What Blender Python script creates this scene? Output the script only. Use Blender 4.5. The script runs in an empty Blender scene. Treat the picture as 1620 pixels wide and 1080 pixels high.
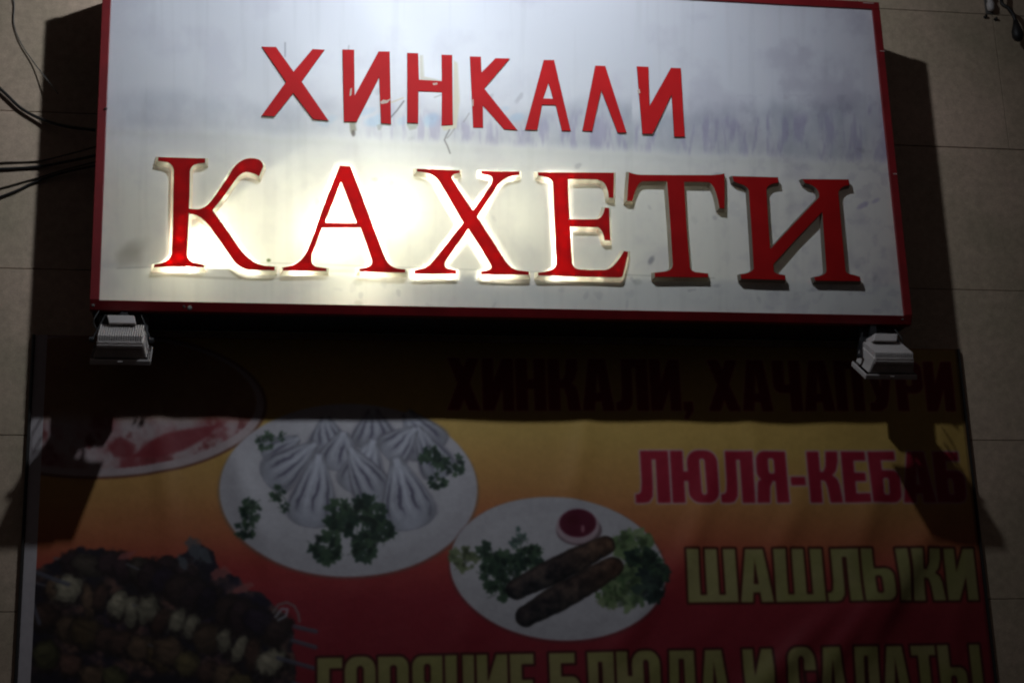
import bpy, bmesh, math, random
import numpy as np
from mathutils import Vector, Euler
from mathutils.geometry import tessellate_polygon

random.seed(7)
Z0 = 3.26                       # height of the sign's underside above the pavement, metres
D = 0.30                        # the sign box stands this far out from the wall plane (y = D)
W, H = 3.0, 1.335               # sign box width and height

# ---------------------------------------------------------------- camera
sc = bpy.context.scene
CAM = np.array([0.49215, -5.40902, -1.66296])
ROT = (1.849049, 0.0325904, -0.1693932)
FPX = 2531.35                   # focal length in pixels of the 1620 px wide photograph
cam_data = bpy.data.cameras.new('camera')
cam = bpy.data.objects.new('camera', cam_data)
sc.collection.objects.link(cam)
cam.location = (CAM[0], CAM[1], CAM[2] + Z0)
cam.rotation_euler = ROT
cam_data.sensor_width = 36
cam_data.lens = FPX * 36 / 1620
cam_data.clip_end = 400
sc.camera = cam

# ---------------------------------------------------------------- night sky
world = bpy.data.worlds.new('World')
sc.world = world
world.use_nodes = True
wn = world.node_tree
wn.nodes.clear()
sky = wn.nodes.new('ShaderNodeTexSky')
sky.sky_type = 'NISHITA'
sky.sun_disc = False
sky.sun_elevation = math.radians(-8)
sky.sun_rotation = math.radians(180)
glow = wn.nodes.new('ShaderNodeBackground')
glow.inputs[0].default_value = (1.0, 0.84, 0.84, 1)
glow.inputs[1].default_value = 0.026
bg = wn.nodes.new('ShaderNodeBackground')
bg.inputs[1].default_value = 0.05
addn = wn.nodes.new('ShaderNodeAddShader')
wo = wn.nodes.new('ShaderNodeOutputWorld')
wn.links.new(sky.outputs[0], bg.inputs[0])
wn.links.new(bg.outputs[0], addn.inputs[0])
wn.links.new(glow.outputs[0], addn.inputs[1])
wn.links.new(addn.outputs[0], wo.inputs[0])

# ---------------------------------------------------------------- the floodlight above the sign (lamp just out of the picture)
LAMP = Vector((1.26, -1.60, 1.89 + Z0))
LAMP_AIM = Vector((1.22, 0.0, 1.42 + Z0))
ld = bpy.data.lights.new('floodlight_beam', 'SPOT')
ld.energy = 186
ld.color = (0.84, 0.92, 1.0)
ld.spot_size = math.radians(130)
ld.spot_blend = 1.0
ld.shadow_soft_size = 0.042
lo = bpy.data.objects.new('floodlight_beam', ld)
lo.location = LAMP
lo.rotation_euler = (LAMP_AIM - LAMP).to_track_quat('-Z', 'Y').to_euler()
sc.collection.objects.link(lo)

sc.view_settings.view_transform = 'Standard'
sc.view_settings.look = 'None'
sc.view_settings.gamma = 1
sc.view_settings.use_curve_mapping = False
sc.view_settings.exposure = 0
sc.cycles.filter_width = 2.1
sc.cycles.max_bounces = 8
sc.cycles.transparent_max_bounces = 8
sc.cycles.sample_clamp_indirect = 3.0
sc.cycles.caustics_reflective = False
sc.cycles.caustics_refractive = False

# ---------------------------------------------------------------- survey: a sight line of the photograph met with a plane y = const
def rotm(rx, ry, rz):
    cx, sx, cy, sy, cz, sz = math.cos(rx), math.sin(rx), math.cos(ry), math.sin(ry), math.cos(rz), math.sin(rz)
    X = np.array([[1, 0, 0], [0, cx, -sx], [0, sx, cx]])
    Y = np.array([[cy, 0, sy], [0, 1, 0], [-sy, 0, cy]])
    Zm = np.array([[cz, -sz, 0], [sz, cz, 0], [0, 0, 1]])
    return Zm @ Y @ X
RM = rotm(*ROT)
def at(u, v, y):
    d = RM @ np.array([(u - 810) / FPX, (540 - v) / FPX, -1.0])
    t = (y - CAM[1]) / d[1]
    p = CAM + t * d
    return float(p[0]), float(p[2])            # x, z (z counted from the sign's underside)
def uv_of(x, y, z):
    q = np.stack([x - CAM[0], y - CAM[1] + 0 * x, z - CAM[2]], -1) @ RM
    return 810 + FPX * q[..., 0] / -q[..., 2], 540 - FPX * q[..., 1] / -q[..., 2]

# ---------------------------------------------------------------- object helpers
def link(o, parent=None):
    sc.collection.objects.link(o)
    if parent is not None:
        o.parent = parent
    return o
def thing(name, label, cat, loc=(0, 0, 0), group=None):
    o = bpy.data.objects.new(name, None)
    o.empty_display_size = 0.1
    o.location = loc
    o['label'] = label
    o['category'] = cat
    if group:
        o['group'] = group
    return link(o)
def tag(o, label, cat, group=None):
    o['label'] = label
    o['category'] = cat
    if group:
        o['group'] = group
    return o
def obj(name, bm, mat, parent=None, smooth=False, origin=None):
    me = bpy.data.meshes.new(name)
    if smooth:
        for f in bm.faces:
            f.smooth = True
    bm.to_mesh(me)
    bm.free()
    me.materials.append(mat)
    o = bpy.data.objects.new(name, me)
    link(o, parent)
    return o
def box(bm, x0, x1, y0, y1, z0, z1, bevel=0.0):
    r = bmesh.ops.create_cube(bm, size=1.0)
    for v in r['verts']:
        v.co = Vector(((x0 + x1) / 2 + v.co.x * (x1 - x0), (y0 + y1) / 2 + v.co.y * (y1 - y0), (z0 + z1) / 2 + v.co.z * (z1 - z0)))
    if bevel:
        es = list({e for v in r['verts'] for e in v.link_edges})
        bmesh.ops.bevel(bm, geom=es, offset=bevel, segments=2, affect='EDGES', profile=0.5)
    return bm
def loft(bm, rings, cap0=True, cap1=True):
    vs = [[bm.verts.new(p) for p in r] for r in rings]
    n = len(rings[0])
    for a, b in zip(vs, vs[1:]):
        for i in range(n):
            j = (i + 1) % n
            bm.faces.new((a[i], a[j], b[j], b[i]))
    if cap0:
        bm.faces.new(list(reversed(vs[0])))
    if cap1:
        bm.faces.new(vs[-1])
def tube(bm, pts, rad, n=8):
    pts = [Vector(p) for p in pts]
    rings = []
    for i, p in enumerate(pts):
        t = (pts[min(i + 1, len(pts) - 1)] - pts[max(i - 1, 0)]).normalized()
        a = t.cross(Vector((0.13, 0.9, 0.31))).normalized()
        b = t.cross(a)
        r = rad[i] if isinstance(rad, (list, tuple)) else rad
        rings.append([p + a * (r * math.cos(2 * math.pi * k / n)) + b * (r * math.sin(2 * math.pi * k / n)) for k in range(n)])
    loft(bm, rings)
    bmesh.ops.recalc_face_normals(bm, faces=bm.faces[:])
def spline(pts, m=8):
    out = []
    P = [np.array(p, float) for p in pts]
    P = [2 * P[0] - P[1]] + P + [2 * P[-1] - P[-2]]
    for i in range(1, len(P) - 2):
        for k in range(m):
            t = k / m
            a, b, c, d = P[i - 1], P[i], P[i + 1], P[i + 2]
            out.append(0.5 * ((2 * b) + (-a + c) * t + (2 * a - 5 * b + 4 * c - d) * t * t + (-a + 3 * b - 3 * c + d) * t ** 3))
    out.append(P[-2])
    return [tuple(p) for p in out]

# ---------------------------------------------------------------- materials
def new_mat(name):
    m = bpy.data.materials.new(name)
    m.use_nodes = True
    return m, m.node_tree, m.node_tree.nodes['Principled BSDF']
def paint(name, col, rough=0.5, metal=0.0, var=0.25, scale=14.0, bump=0.0, spec=0.5, stain=None):
    m, nt, p = new_mat(name)
    tc = nt.nodes.new('ShaderNodeTexCoord')
    nz = nt.nodes.new('ShaderNodeTexNoise')
    nz.inputs['Scale'].default_value = scale
    nz.inputs['Detail'].default_value = 6
    nz.inputs['Roughness'].default_value = 0.65
    nt.links.new(tc.outputs['Object'], nz.inputs['Vector'])
    mx = nt.nodes.new('ShaderNodeMix')
    mx.data_type = 'RGBA'
    mx.inputs[6].default_value = tuple(c * (1 - var) for c in (stain or col)) + (1,)
    mx.inputs[7].default_value = tuple(min(1, c * (1 + var * 0.6)) for c in col) + (1,)
    nt.links.new(nz.outputs[0], mx.inputs[0])
    nt.links.new(mx.outputs[2], p.inputs['Base Color'])
    p.inputs['Roughness'].default_value = rough
    p.inputs['Metallic'].default_value = metal
    p.inputs['Specular IOR Level'].default_value = spec
    if bump:
        b = nt.nodes.new('ShaderNodeBump')
        b.inputs['Strength'].default_value = bump
        b.inputs['Distance'].default_value = 0.004
        nt.links.new(nz.outputs[0], b.inputs['Height'])
        nt.links.new(b.outputs[0], p.inputs['Normal'])
    return m

M = {}
M['frame_red'] = paint('red_painted_metal', (0.22, 0.008, 0.011), 0.42, var=0.35, scale=9, bump=0.2, stain=(0.11, 0.005, 0.008))
M['box_side'] = paint('dark_red_sheet_metal', (0.10, 0.006, 0.010), 0.5, var=0.4, scale=5)
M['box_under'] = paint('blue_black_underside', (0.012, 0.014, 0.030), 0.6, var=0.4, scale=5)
M['lamp_grey'] = paint('pale_grey_cast_housing', (0.58, 0.53, 0.51), 0.45, var=0.25, scale=30, bump=0.2)
M['lamp_dark'] = paint('dark_grille_metal', (0.02, 0.02, 0.022), 0.5, var=0.3)
M['glass'] = paint('dark_lamp_glass', (0.01, 0.01, 0.012), 0.08, var=0.1)
M['black'] = paint('black_rubber', (0.010, 0.009, 0.009), 0.55, var=0.3, scale=40)
M['cable_grey'] = paint('grey_cable_sheath', (0.13, 0.12, 0.11), 0.5, var=0.3, scale=40)
M['cable_brown'] = paint('brown_cable_sheath', (0.035, 0.024, 0.014), 0.5, var=0.3, scale=40)
M['edge_strip'] = paint('dark_edge_strip', (0.014, 0.010, 0.008), 0.7, var=0.4, scale=20)
M['bolt'] = paint('weathered_zinc', (0.22, 0.21, 0.20), 0.4, metal=0.6, var=0.5, scale=60)
M['rust'] = paint('rusty_bolt_metal', (0.05, 0.03, 0.025), 0.7, var=0.5, scale=60)
M['scratch'] = paint('bare_scratched_metal', (0.45, 0.30, 0.28), 0.5, var=0.4, scale=80)
M['chip'] = paint('pale_bared_plate', (0.55, 0.42, 0.34), 0.7, var=0.4, scale=80)
M['led_plate'] = paint('white_interior_paint', (0.75, 0.75, 0.72), 0.6, var=0.1)
M['pavement'] = paint('grey_paving', (0.10, 0.095, 0.09), 0.9, var=0.4, scale=3, bump=0.5)

# stone cladding: speckled warm grey, each panel a little different
m, nt, p = new_mat('granite_tile_cladding')
geo = nt.nodes.new('ShaderNodeNewGeometry')
oi = nt.nodes.new('ShaderNodeObjectInfo')
def noise_node(scale, detail=5, rough=0.6):
    n = nt.nodes.new('ShaderNodeTexNoise')
    n.inputs['Scale'].default_value = scale
    n.inputs['Detail'].default_value = detail
    n.inputs['Roughness'].default_value = rough
    nt.links.new(geo.outputs['Position'], n.inputs['Vector'])
    return n
fine, mid, big = noise_node(230, 3), noise_node(34, 5, 0.7), noise_node(1.7, 4)
def ramp(src, c0, c1, a=0.3, b=0.7):
    r = nt.nodes.new('ShaderNodeValToRGB')
    r.color_ramp.elements[0].position = a
    r.color_ramp.elements[1].position = b
    r.color_ramp.elements[0].color = tuple(c0) + (1,)
    r.color_ramp.elements[1].color = tuple(c1) + (1,)
    nt.links.new(src, r.inputs[0])
    return r.outputs[0]
def mixc(a, b, fac=None, mode='MULTIPLY', f=1.0):
    x = nt.nodes.new('ShaderNodeMix')
    x.data_type = 'RGBA'
    x.blend_type = mode
    x.inputs[0].default_value = f
    nt.links.new(a, x.inputs[6])
    nt.links.new(b, x.inputs[7])
    if fac is not None:
        nt.links.new(fac, x.inputs[0])
    return x.outputs[2]
c = ramp(fine.outputs[0], (0.44, 0.345, 0.27), (0.64, 0.51, 0.41), 0.25, 0.75)
c = mixc(c, ramp(mid.outputs[0], (0.78, 0.77, 0.76), (1.08, 1.06, 1.04), 0.3, 0.7))
c = mixc(c, ramp(big.outputs[0], (0.76, 0.79, 0.70), (1.08, 1.01, 0.98), 0.35, 0.65))
c = mixc(c, ramp(oi.outputs['Random'], (0.90, 0.90, 0.88), (1.0, 1.0, 1.0), 0, 1))
nt.links.new(c, p.inputs['Base Color'])
p.inputs['Roughness'].default_value = 0.62
bp = nt.nodes.new('ShaderNodeBump')
bp.inputs['Strength'].default_value = 0.25
bp.inputs['Distance'].default_value = 0.002
nt.links.new(mid.outputs[0], bp.inputs['Height'])
nt.links.new(bp.outputs[0], p.inputs['Normal'])
M['stone'] = m
M['joint'] = paint('dark_joint_mortar', (0.20, 0.17, 0.14), 0.9, var=0.2)

# ---------------------------------------------------------------- printed surfaces: the prints are drawn here, texel by texel
def lattice(U, V, scale, seed):
    r = np.random.RandomState(seed)
    g = r.rand(64, 64)
    x, y = U / scale, V / scale
    xi, yi = np.floor(x).astype(int), np.floor(y).astype(int)
    fx, fy = x - xi, y - yi
    fx, fy = fx * fx * (3 - 2 * fx), fy * fy * (3 - 2 * fy)
    a, b = g[yi % 64, xi % 64], g[yi % 64, (xi + 1) % 64]
    c_, d_ = g[(yi + 1) % 64, xi % 64], g[(yi + 1) % 64, (xi + 1) % 64]
    return (a * (1 - fx) + b * fx) * (1 - fy) + (c_ * (1 - fx) + d_ * fx) * fy
def fbm(U, V, scale, seed, octv=4):
    o, w, s = 0, 0, 1.0
    for k in range(octv):
        o = o + s * lattice(U + 37.3 * k, V + 11.7 * k, scale / 2 ** k, seed + k)
        w += s
        s *= 0.55
    return o / w
def sstep(a, b, x):
    t = np.clip((x - a) / (b - a), 0, 1)
    return t * t * (3 - 2 * t)

class Canvas:
    """sRGB picture on a vertical plane y; x0..x1, z0..z1 at `step` metres per texel; U, V are survey coordinates of each texel"""
    def __init__(s, x0, x1, z0, z1, y, step):
        s.w, s.h = int(round((x1 - x0) / step)), int(round((z1 - z0) / step))
        xs = x0 + (np.arange(s.w) + 0.5) * (x1 - x0) / s.w
        zs = z0 + (np.arange(s.h) + 0.5) * (z1 - z0) / s.h
        s.X, s.Z = np.meshgrid(xs, zs)
        s.U, s.V = uv_of(s.X, y, s.Z)
        s.C = np.zeros((s.h, s.w, 3))
        s.b = (x0, x1, z0, z1)
        s.y = y
    def win(s, u0, v0, u1, v1):
        P = [at(u, v, s.y) for u, v in ((u0, v0), (u1, v0), (u1, v1), (u0, v1))]
        x0, x1, z0, z1 = s.b
        f = lambda a, lo_, hi, n: int(np.clip((a - lo_) / (hi - lo_) * n, 0, n))
        i0, i1 = f(min(p[0] for p in P), x0, x1, s.w), f(max(p[0] for p in P), x0, x1, s.w) + 1
        j0, j1 = f(min(p[1] for p in P), z0, z1, s.h), f(max(p[1] for p in P), z0, z1, s.h) + 1
        return slice(j0, j1), slice(i0, i1)
    def mix(s, sl, col, a):
        a = np.clip(a, 0, 1)
        if a.ndim == 2:
            a = a[..., None]
        s.C[sl] = s.C[sl] * (1 - a) + np.asarray(col) * a
    def polymask(s, sl, poly, soft=1.2, space='uv'):
        A, B = (s.U[sl], s.V[sl]) if space == 'uv' else (s.X[sl], s.Z[sl])
        inside = np.zeros(A.shape, bool)
        dist = np.full(A.shape, 1e9)
        n = len(poly)
        for i in range(n):
            x1, y1 = poly[i]
            x2, y2 = poly[(i + 1) % n]
            if y1 != y2:
                c_ = ((y1 > B) != (y2 > B)) & (A < (x2 - x1) * (B - y1) / (y2 - y1) + x1)
                inside ^= c_
            dx, dy = x2 - x1, y2 - y1
            L2 = dx * dx + dy * dy + 1e-12
            t = np.clip(((A - x1) * dx + (B - y1) * dy) / L2, 0, 1)
            dist = np.minimum(dist, (A - x1 - t * dx) ** 2 + (B - y1 - t * dy) ** 2)
        sd = np.where(inside, 1, -1) * np.sqrt(dist)
        return sd                                  # signed distance, positive inside
    def poly(s, pts, col, soft=1.2, alpha=1.0, grow=0.0):
        us, vs = [p[0] for p in pts], [p[1] for p in pts]
        g = 4 + grow
        sl = s.win(min(us) - g, min(vs) - g, max(us) + g, max(vs) + g)
        if s.U[sl].size == 0:
            return
        sd = s.polymask(sl, pts)
        s.mix(sl, col, alpha * sstep(-soft - grow, soft - grow, sd))
    def blob(s, u, v, ru, rv, col, ang=0.0, alpha=1.0, soft=0.12, lobes=0, depth=0.0, ph=0.0, nz=None):
        g = max(ru, rv) * (1 + depth) + 4
        sl = s.win(u - g, v - g, u + g, v + g)
        if s.U[sl].size == 0:
            return
        du, dv = s.U[sl] - u, s.V[sl] - v
        ca, sa = math.cos(ang), math.sin(ang)
        a, b = (du * ca + dv * sa) / ru, (-du * sa + dv * ca) / rv
        r = np.hypot(a, b)
        lim = 1.0
        if lobes:
            lim = 1 - depth + depth * np.cos(lobes * np.arctan2(b, a) + ph)
        if nz:
            r = r + nz[1] * (lattice(s.U[sl], s.V[sl], nz[0], int(u * 7 + v) % 997) - 0.5)
        s.mix(sl, col, alpha * (1 - sstep(lim * (1 - soft), lim * (1 + soft), r)))
    def line(s, pts, wd, col, alpha=1.0):
        us, vs = [p[0] for p in pts], [p[1] for p in pts]
        g = wd + 3
        sl = s.win(min(us) - g, min(vs) - g, max(us) + g, max(vs) + g)
        if s.U[sl].size == 0:
            return
        A, B = s.U[sl], s.V[sl]
        dist = np.full(A.shape, 1e9)
        for (x1, y1), (x2, y2) in zip(pts, pts[1:]):
            dx, dy = x2 - x1, y2 - y1
            t = np.clip(((A - x1) * dx + (B - y1) * dy) / (dx * dx + dy * dy + 1e-9), 0, 1)
            dist = np.minimum(dist, np.hypot(A - x1 - t * dx, B - y1 - t * dy))
        s.mix(sl, col, alpha * (1 - sstep(wd * 0.5 - 0.7, wd * 0.5 + 0.7, dist)))
    def soften(s, n=2):
        for _ in range(n):
            for ax in (0, 1):
                s.C = (np.roll(s.C, 1, ax) + 2 * s.C + np.roll(s.C, -1, ax)) / 4
    def image(s, name):
        im = bpy.data.images.new(name, s.w, s.h)
        px = np.ones((s.h, s.w, 4), np.float32)
        px[..., :3] = np.clip(s.C, 0, 1)
        im.pixels.foreach_set(px.ravel())
        im.pack()
        return im
def rgb(r, g, b):
    return np.array([r, g, b]) / 255.0

# ================================================================ PAVEMENT AND WALL
bm = bmesh.new()
box(bm, -60, 60, -60, 0.36, -0.2, 0.0)
pav = obj('pavement', bm, M['pavement'])
pav['kind'] = 'structure'

wall = thing('clad_wall', 'warm grey stone clad facade behind the sign and the banner', 'wall', (0, D, 0))
bm = bmesh.new()
box(bm, -4.6, 8.6, 0.036, 0.30, 0.0, 6.6)
obj('backing', bm, M['joint'], wall)
PITCH = 0.6165
bm = bmesh.new()
box(bm, -0.5988, 0.5988, 0.0, 0.034, -PITCH / 2 + 0.0012, PITCH / 2 - 0.0012, 0.0015)
pm = bpy.data.meshes.new('stone_panel')
bm.to_mesh(pm)
bm.free()
pm.materials.append(M['stone'])
row0 = 0.239 + Z0 - PITCH * 5 - PITCH / 2
for r in range(0, 12):
    zc = row0 + r * PITCH
    off = 3.645 if r % 2 == 1 else 3.045
    for k in range(-7, 5):
        xc = off + k * 1.2 + 0.6
        if zc - PITCH / 2 < -0.3 or zc > 6.8:
            continue
        if xc < -4.1 or xc > 8.1:
            continue
        o = bpy.data.objects.new('stone_panel', pm)
        o.location = (xc, random.uniform(-0.0015, 0.0015), zc)
        link(o, wall)

# ================================================================ BANNER
BX0, BX1, BZ0, BZ1 = -0.210, 3.308, -1.95, -0.012
BY = D - 0.009
cv = Canvas(BX0, BX1, BZ0, BZ1, BY, 0.0021)
U, V = cv.U, cv.V
stops_v = [560, 700, 780, 850, 905, 960, 1200]
cols = [(214, 174, 86), (218, 176, 88), (212, 150, 80), (200, 106, 66), (176, 54, 52), (154, 34, 46), (138, 28, 42)]
vv = V + 26 * (fbm(U, V, 260, 5, 3) - 0.5) + 14 * np.cos((U - 700) / 260)
cv.C = np.stack([np.interp(vv, stops_v, [c_[k] / 255 for c_ in cols]) for k in range(3)], -1)
# plate with meat, upper left
cv.blob(150, 640, 272, 117, rgb(110, 60, 44), soft=0.008)
cv.blob(150, 640, 268, 113.5, rgb(196, 176, 178), soft=0.008)
sl = cv.win(-130, 520, 430, 760)
Us, Vs = U[sl], V[sl]
ins = np.hypot((Us - 150) / 255, (Vs - 636) / 105) < 1
n1 = fbm(Us, Vs, 42, 21)
cv.mix(sl, rgb(168, 108, 112), ins * sstep(0.30, 0.60, n1) * 0.75)
cv.mix(sl, rgb(142, 44, 52), ins * sstep(0.46, 0.66, n1) * 0.8)
cv.mix(sl, rgb(120, 40, 42), ins * sstep(0.52, 0.70, fbm(Us, Vs, 24, 22)) * 0.8)
cv.mix(sl, rgb(186, 150, 150), ins * sstep(0.58, 0.74, fbm(Us, Vs, 16, 23)) * 0.6)
cv.mix(sl, rgb(168, 118, 76), ins * (1 - sstep(640, 676, Vs)) * 0.9)  # plate's upper part browned so it fades into the sign's shadow
cv.poly([(210, 722), (235, 700), (268, 684), (300, 678), (345, 672), (330, 690), (290, 712), (250, 724)], rgb(140, 34, 44), 3, 0.8)
cv.poly([(170, 705), (190, 690), (215, 704), (205, 722), (180, 722)], rgb(130, 36, 44), 3, 0.7)

def leafy(u, v, r, n, seed, dark=(24, 46, 38), light=(70, 96, 70)):
    R = random.Random(seed)
    for k in range(int(n * 2.2)):
        a, q = R.uniform(0, 6.28), r * math.sqrt(R.random()) * 0.95
        t = R.random()
        c_ = rgb(*[dark[i] * (1 - t) + light[i] * t for i in range(3)])
        rr = r * R.uniform(0.24, 0.46)
        cv.blob(u + q * math.cos(a), v + q * math.sin(a), rr, rr * R.uniform(0.65, 1.0), c_, R.uniform(0, 3.1), 0.92, 0.16, R.choice((3, 4, 5)), 0.22, R.uniform(0, 6.28), nz=(5, .35))
    for k in range(n):
        a, q = R.uniform(0, 6.28), r * math.sqrt(R.random()) * 0.8
        cv.blob(u + q * math.cos(a), v + q * math.sin(a), r * .22, r * .13, rgb(*dark) * .6, R.uniform(0, 3.1), 0.6, 0.4)
    for k in range(3):
        a = R.uniform(0, 6.28)
        cv.line([(u, v), (u + r * .7 * math.cos(a), v + r * .7 * math.sin(a)), (u + r * 1.15 * math.cos(a + .3), v + r * 1.15 * math.sin(a + .3))], 1.6, rgb(*light) * .8, .6)
# plate of khinkali
cv.blob(551, 778, 207, 138, rgb(110, 96, 84), soft=0.01, alpha=0.5)
cv.blob(551, 775, 204, 137, rgb(206, 202, 210), soft=0.008)
cv.blob(551, 770, 178, 112, rgb(214, 211, 219), soft=0.06)
def dumpling(ax, ay, bx, by, w, seed, shade=1.0):
    L = math.hypot(bx - ax, by - ay)
    g = max(L, w) + 14
    sl = cv.win(min(ax, bx) - g, min(ay, by) - g, max(ax, bx) + g, max(ay, by) + g)
    if U[sl].size == 0:
        return
    dx, dy = (bx - ax) / L, (by - ay) / L
    a, b = U[sl] - ax, V[sl] - ay
    t = (a * dx + b * dy) / L
    s_ = -a * dy + b * dx
    hw = w * (0.20 + 0.80 * np.clip(np.sin(np.clip(t + 0.08, 0, 1.0) * 1.45), 0, 1) ** 1.25)
    low = np.clip((t - 0.72) / 0.34, 0, 1)
    hw = hw * np.sqrt(np.clip(1 - low ** 2.6, 0, 1))
    q = s_ / (hw + 1e-6)
    msk = (1 - sstep(0.93, 1.05, np.abs(q))) * sstep(-0.09, -0.03, t) * (1 - sstep(1.02, 1.08, t))
    nzv = fbm(U[sl], V[sl], 22, seed, 3)
    ang = np.arcsin(np.clip(q, -1, 1))
    tw = ((seed * 37) % 7 - 3) * 0.55
    f = np.cos(ang * (8.5 + seed % 4) + tw * t * 2 + 3.6 * (nzv - 0.5) + seed * 1.7 + 0.5 * np.sin(t * 5 + seed))
    fold = sstep(0.45, 1.0, f) * (1 - sstep(0.62, 0.92, t + .25 * (nzv - .5))) * sstep(0.10, 0.45, t)
    body = 0.93 - 0.20 * np.abs(q) ** 2 - 0.10 * t + 0.10 * (nzv - 0.5)
    col = np.stack([body * 0.90, body * 0.91, body * 0.98], -1) * shade
    dk = np.stack([0 * body + 0.30, 0 * body + 0.28, 0 * body + 0.38], -1)
    ridge = (sstep(0.3, 1.0, -f) * (1 - sstep(0.6, 1.0, t)) * sstep(0.0, 0.2, t) * 0.10)[..., None]
    col = col + ridge
    f3 = (fold * 0.72)[..., None]
    col = col * (1 - f3) + dk * f3
    kn = np.exp(-((t - .0) / .075) ** 2)[..., None]
    col = col * (1 - .25 * kn * (np.abs(q) > .45)[..., None]) + .06 * kn
    # darker rim line for the contact with what lies behind
    cv.mix(sl, rgb(118, 112, 130), 0.55 * (1 - sstep(0.95, 1.18, np.abs(q))) * sstep(-0.12, 0.0, t) * (1 - sstep(1.04, 1.14, t)))
    sl3 = msk[..., None]
    cv.C[sl] = cv.C[sl] * (1 - sl3) + col * sl3
for args in ((515, 662, 520, 716, 36, 3, .9), (645, 655, 684, 716, 38, 4, .9), (590, 650, 592, 706, 40, 11, .9), (470, 694, 420, 724, 28, 15, .9), (496, 704, 424, 760, 33, 5, .95),
             (662, 680, 700, 752, 30, 16, .9), (655, 680, 612, 720, 32, 6, .95), (543, 686, 536, 742, 40, 8, .95), (590, 700, 566, 778, 40, 9, 1.0), (556, 712, 598, 790, 34, 17, .95), (504, 724, 490, 828, 42, 1, 1.0), (628, 730, 652, 832, 45, 2, 1.0)):
    dumpling(*args)
for args in ((420, 698, 15, 6, 1), (438, 782, 14, 6, 2), (450, 802, 9, 4, 20), (398, 808, 19, 8, 3), (388, 838, 15, 7, 4), (540, 818, 27, 13, 5), (582, 812, 28, 13, 6),
             (516, 864, 27, 12, 7), (574, 862, 25, 12, 8), (604, 836, 23, 10, 9), (682, 724, 18, 8, 10), (714, 736, 19, 8, 11), (692, 760, 15, 7, 12), (446, 690, 8, 4, 13)):
    leafy(*args)
# plate of kebab
cv.blob(882, 901, 174, 115, rgb(90, 40, 40), 0.10, soft=0.01, alpha=0.5)
cv.blob(882, 899, 171, 113, rgb(206, 202, 208), 0.10, soft=0.008)
cv.blob(884, 896, 140, 86, rgb(214, 210, 216), 0.10, soft=0.08)
cv.blob(916, 838, 36, 24, rgb(120, 96, 104), soft=0.05)
cv.blob(914, 832, 34, 27, rgb(196, 170, 178), soft=0.05)
cv.blob(914, 827, 29, 22, rgb(92, 16, 40), soft=0.06)
cv.blob(905, 822, 12, 8, rgb(80, 8, 24), soft=0.5, alpha=.6)
cv.blob(922, 836, 3, 6, rgb(210, 150, 160), soft=0.4, alpha=.7)
for args in ((733, 880, 22, 9, 31, (90, 104, 70), (140, 150, 110)), (774, 880, 22, 10, 32), (800, 900, 26, 12, 33), (838, 878, 22, 10, 34), (790, 928, 22, 9, 35), (820, 850, 15, 6, 36, (70, 96, 90), (120, 140, 130)),
             (770, 905, 15, 7, 45), (850, 896, 15, 6, 46)):
    leafy(*args)
for args in ((1000, 862, 30, 14, 37, (90, 120, 70), (150, 170, 120)), (1020, 900, 34, 16, 38, (20, 40, 34), (60, 90, 60)), (990, 930, 34, 16, 39, (70, 100, 60), (140, 160, 110)),
             (1030, 925, 26, 12, 40, (18, 34, 34), (50, 74, 60)), (965, 940, 22, 10, 41, (90, 120, 70), (150, 165, 120)), (1042, 905, 16, 8, 42, (20, 40, 30), (50, 80, 50))):
    leafy(*args)
def sausage(u0, v0, u1, v1, w, seed):
    L = math.hypot(u1 - u0, v1 - v0)
    sl = cv.win(min(u0, u1) - w - 5, min(v0, v1) - w - 5, max(u0, u1) + w + 5, max(v0, v1) + w + 5)
    a, b = U[sl] - u0, V[sl] - v0
    dx, dy = (u1 - u0) / L, (v1 - v0) / L
    t = np.clip((a * dx + b * dy) / L, 0, 1)
    s_ = -a * dy + b * dx
    r = np.hypot(a - t * L * dx, b - t * L * dy)
    n_ = fbm(U[sl], V[sl], 13, seed)
    wid = w * (0.82 + 0.25 * np.sin(np.pi * np.clip(t, 0.05, 1))) * (1 + 0.22 * (n_ - 0.5))
    k = np.clip(0.5 - s_ / (2 * w), 0, 1)
    c0 = np.stack([0.06 + 0.20 * k + 0.55 * (n_ - 0.5) + 0.16 * t ** 2, 0.07 + 0.14 * k + 0.45 * (n_ - 0.5) + 0.07 * t ** 2, 0.09 + 0.12 * k + 0.36 * (n_ - 0.5)], -1)
    c0 = c0 * (1 - .5 * sstep(.55, 1.0, r / wid))[..., None]
    m_ = (1 - sstep(0.92, 1.04, r / wid))[..., None]
    cv.C[sl] = cv.C[sl] * (1 - m_) + np.clip(c0, 0.03, 1) * m_
sausage(816, 932, 958, 862, 19, 51)
sausage(832, 974, 970, 896, 20, 52)
# skewers on the grill, lower left
grill = [(40, 905), (70, 892), (108, 880), (122, 868), (165, 870), (190, 884), (225, 890), (262, 894), (292, 872), (303, 856), (322, 858), (338, 872), (345, 892),
         (372, 912), (400, 932), (432, 952), (452, 975), (462, 1000), (466, 1040), (470, 1110), (470, 1290), (20, 1290)]
gsl = cv.win(10, 840, 520, 1300)
sd = cv.polymask(gsl, grill)
Ug, Vg = U[gsl], V[gsl]
edge = sd + 16 * (fbm(Ug, Vg, 18, 60) - 0.5)
n_a, n_b, n_c = fbm(Ug, Vg, 30, 61), fbm(Ug, Vg, 14, 62), fbm(Ug, Vg, 55, 63)
gcol = np.stack([0.10 + 0.55 * sstep(.45, .75, n_a) * n_b + .05 * n_c, 0.08 + 0.36 * sstep(.45, .75, n_a) * n_b + .05 * n_c, 0.09 + 0.24 * sstep(.45, .75, n_a) * n_b + .10 * (1 - n_c)], -1)
m_ = sstep(-1.5, 1.5, edge)[..., None]
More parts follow.
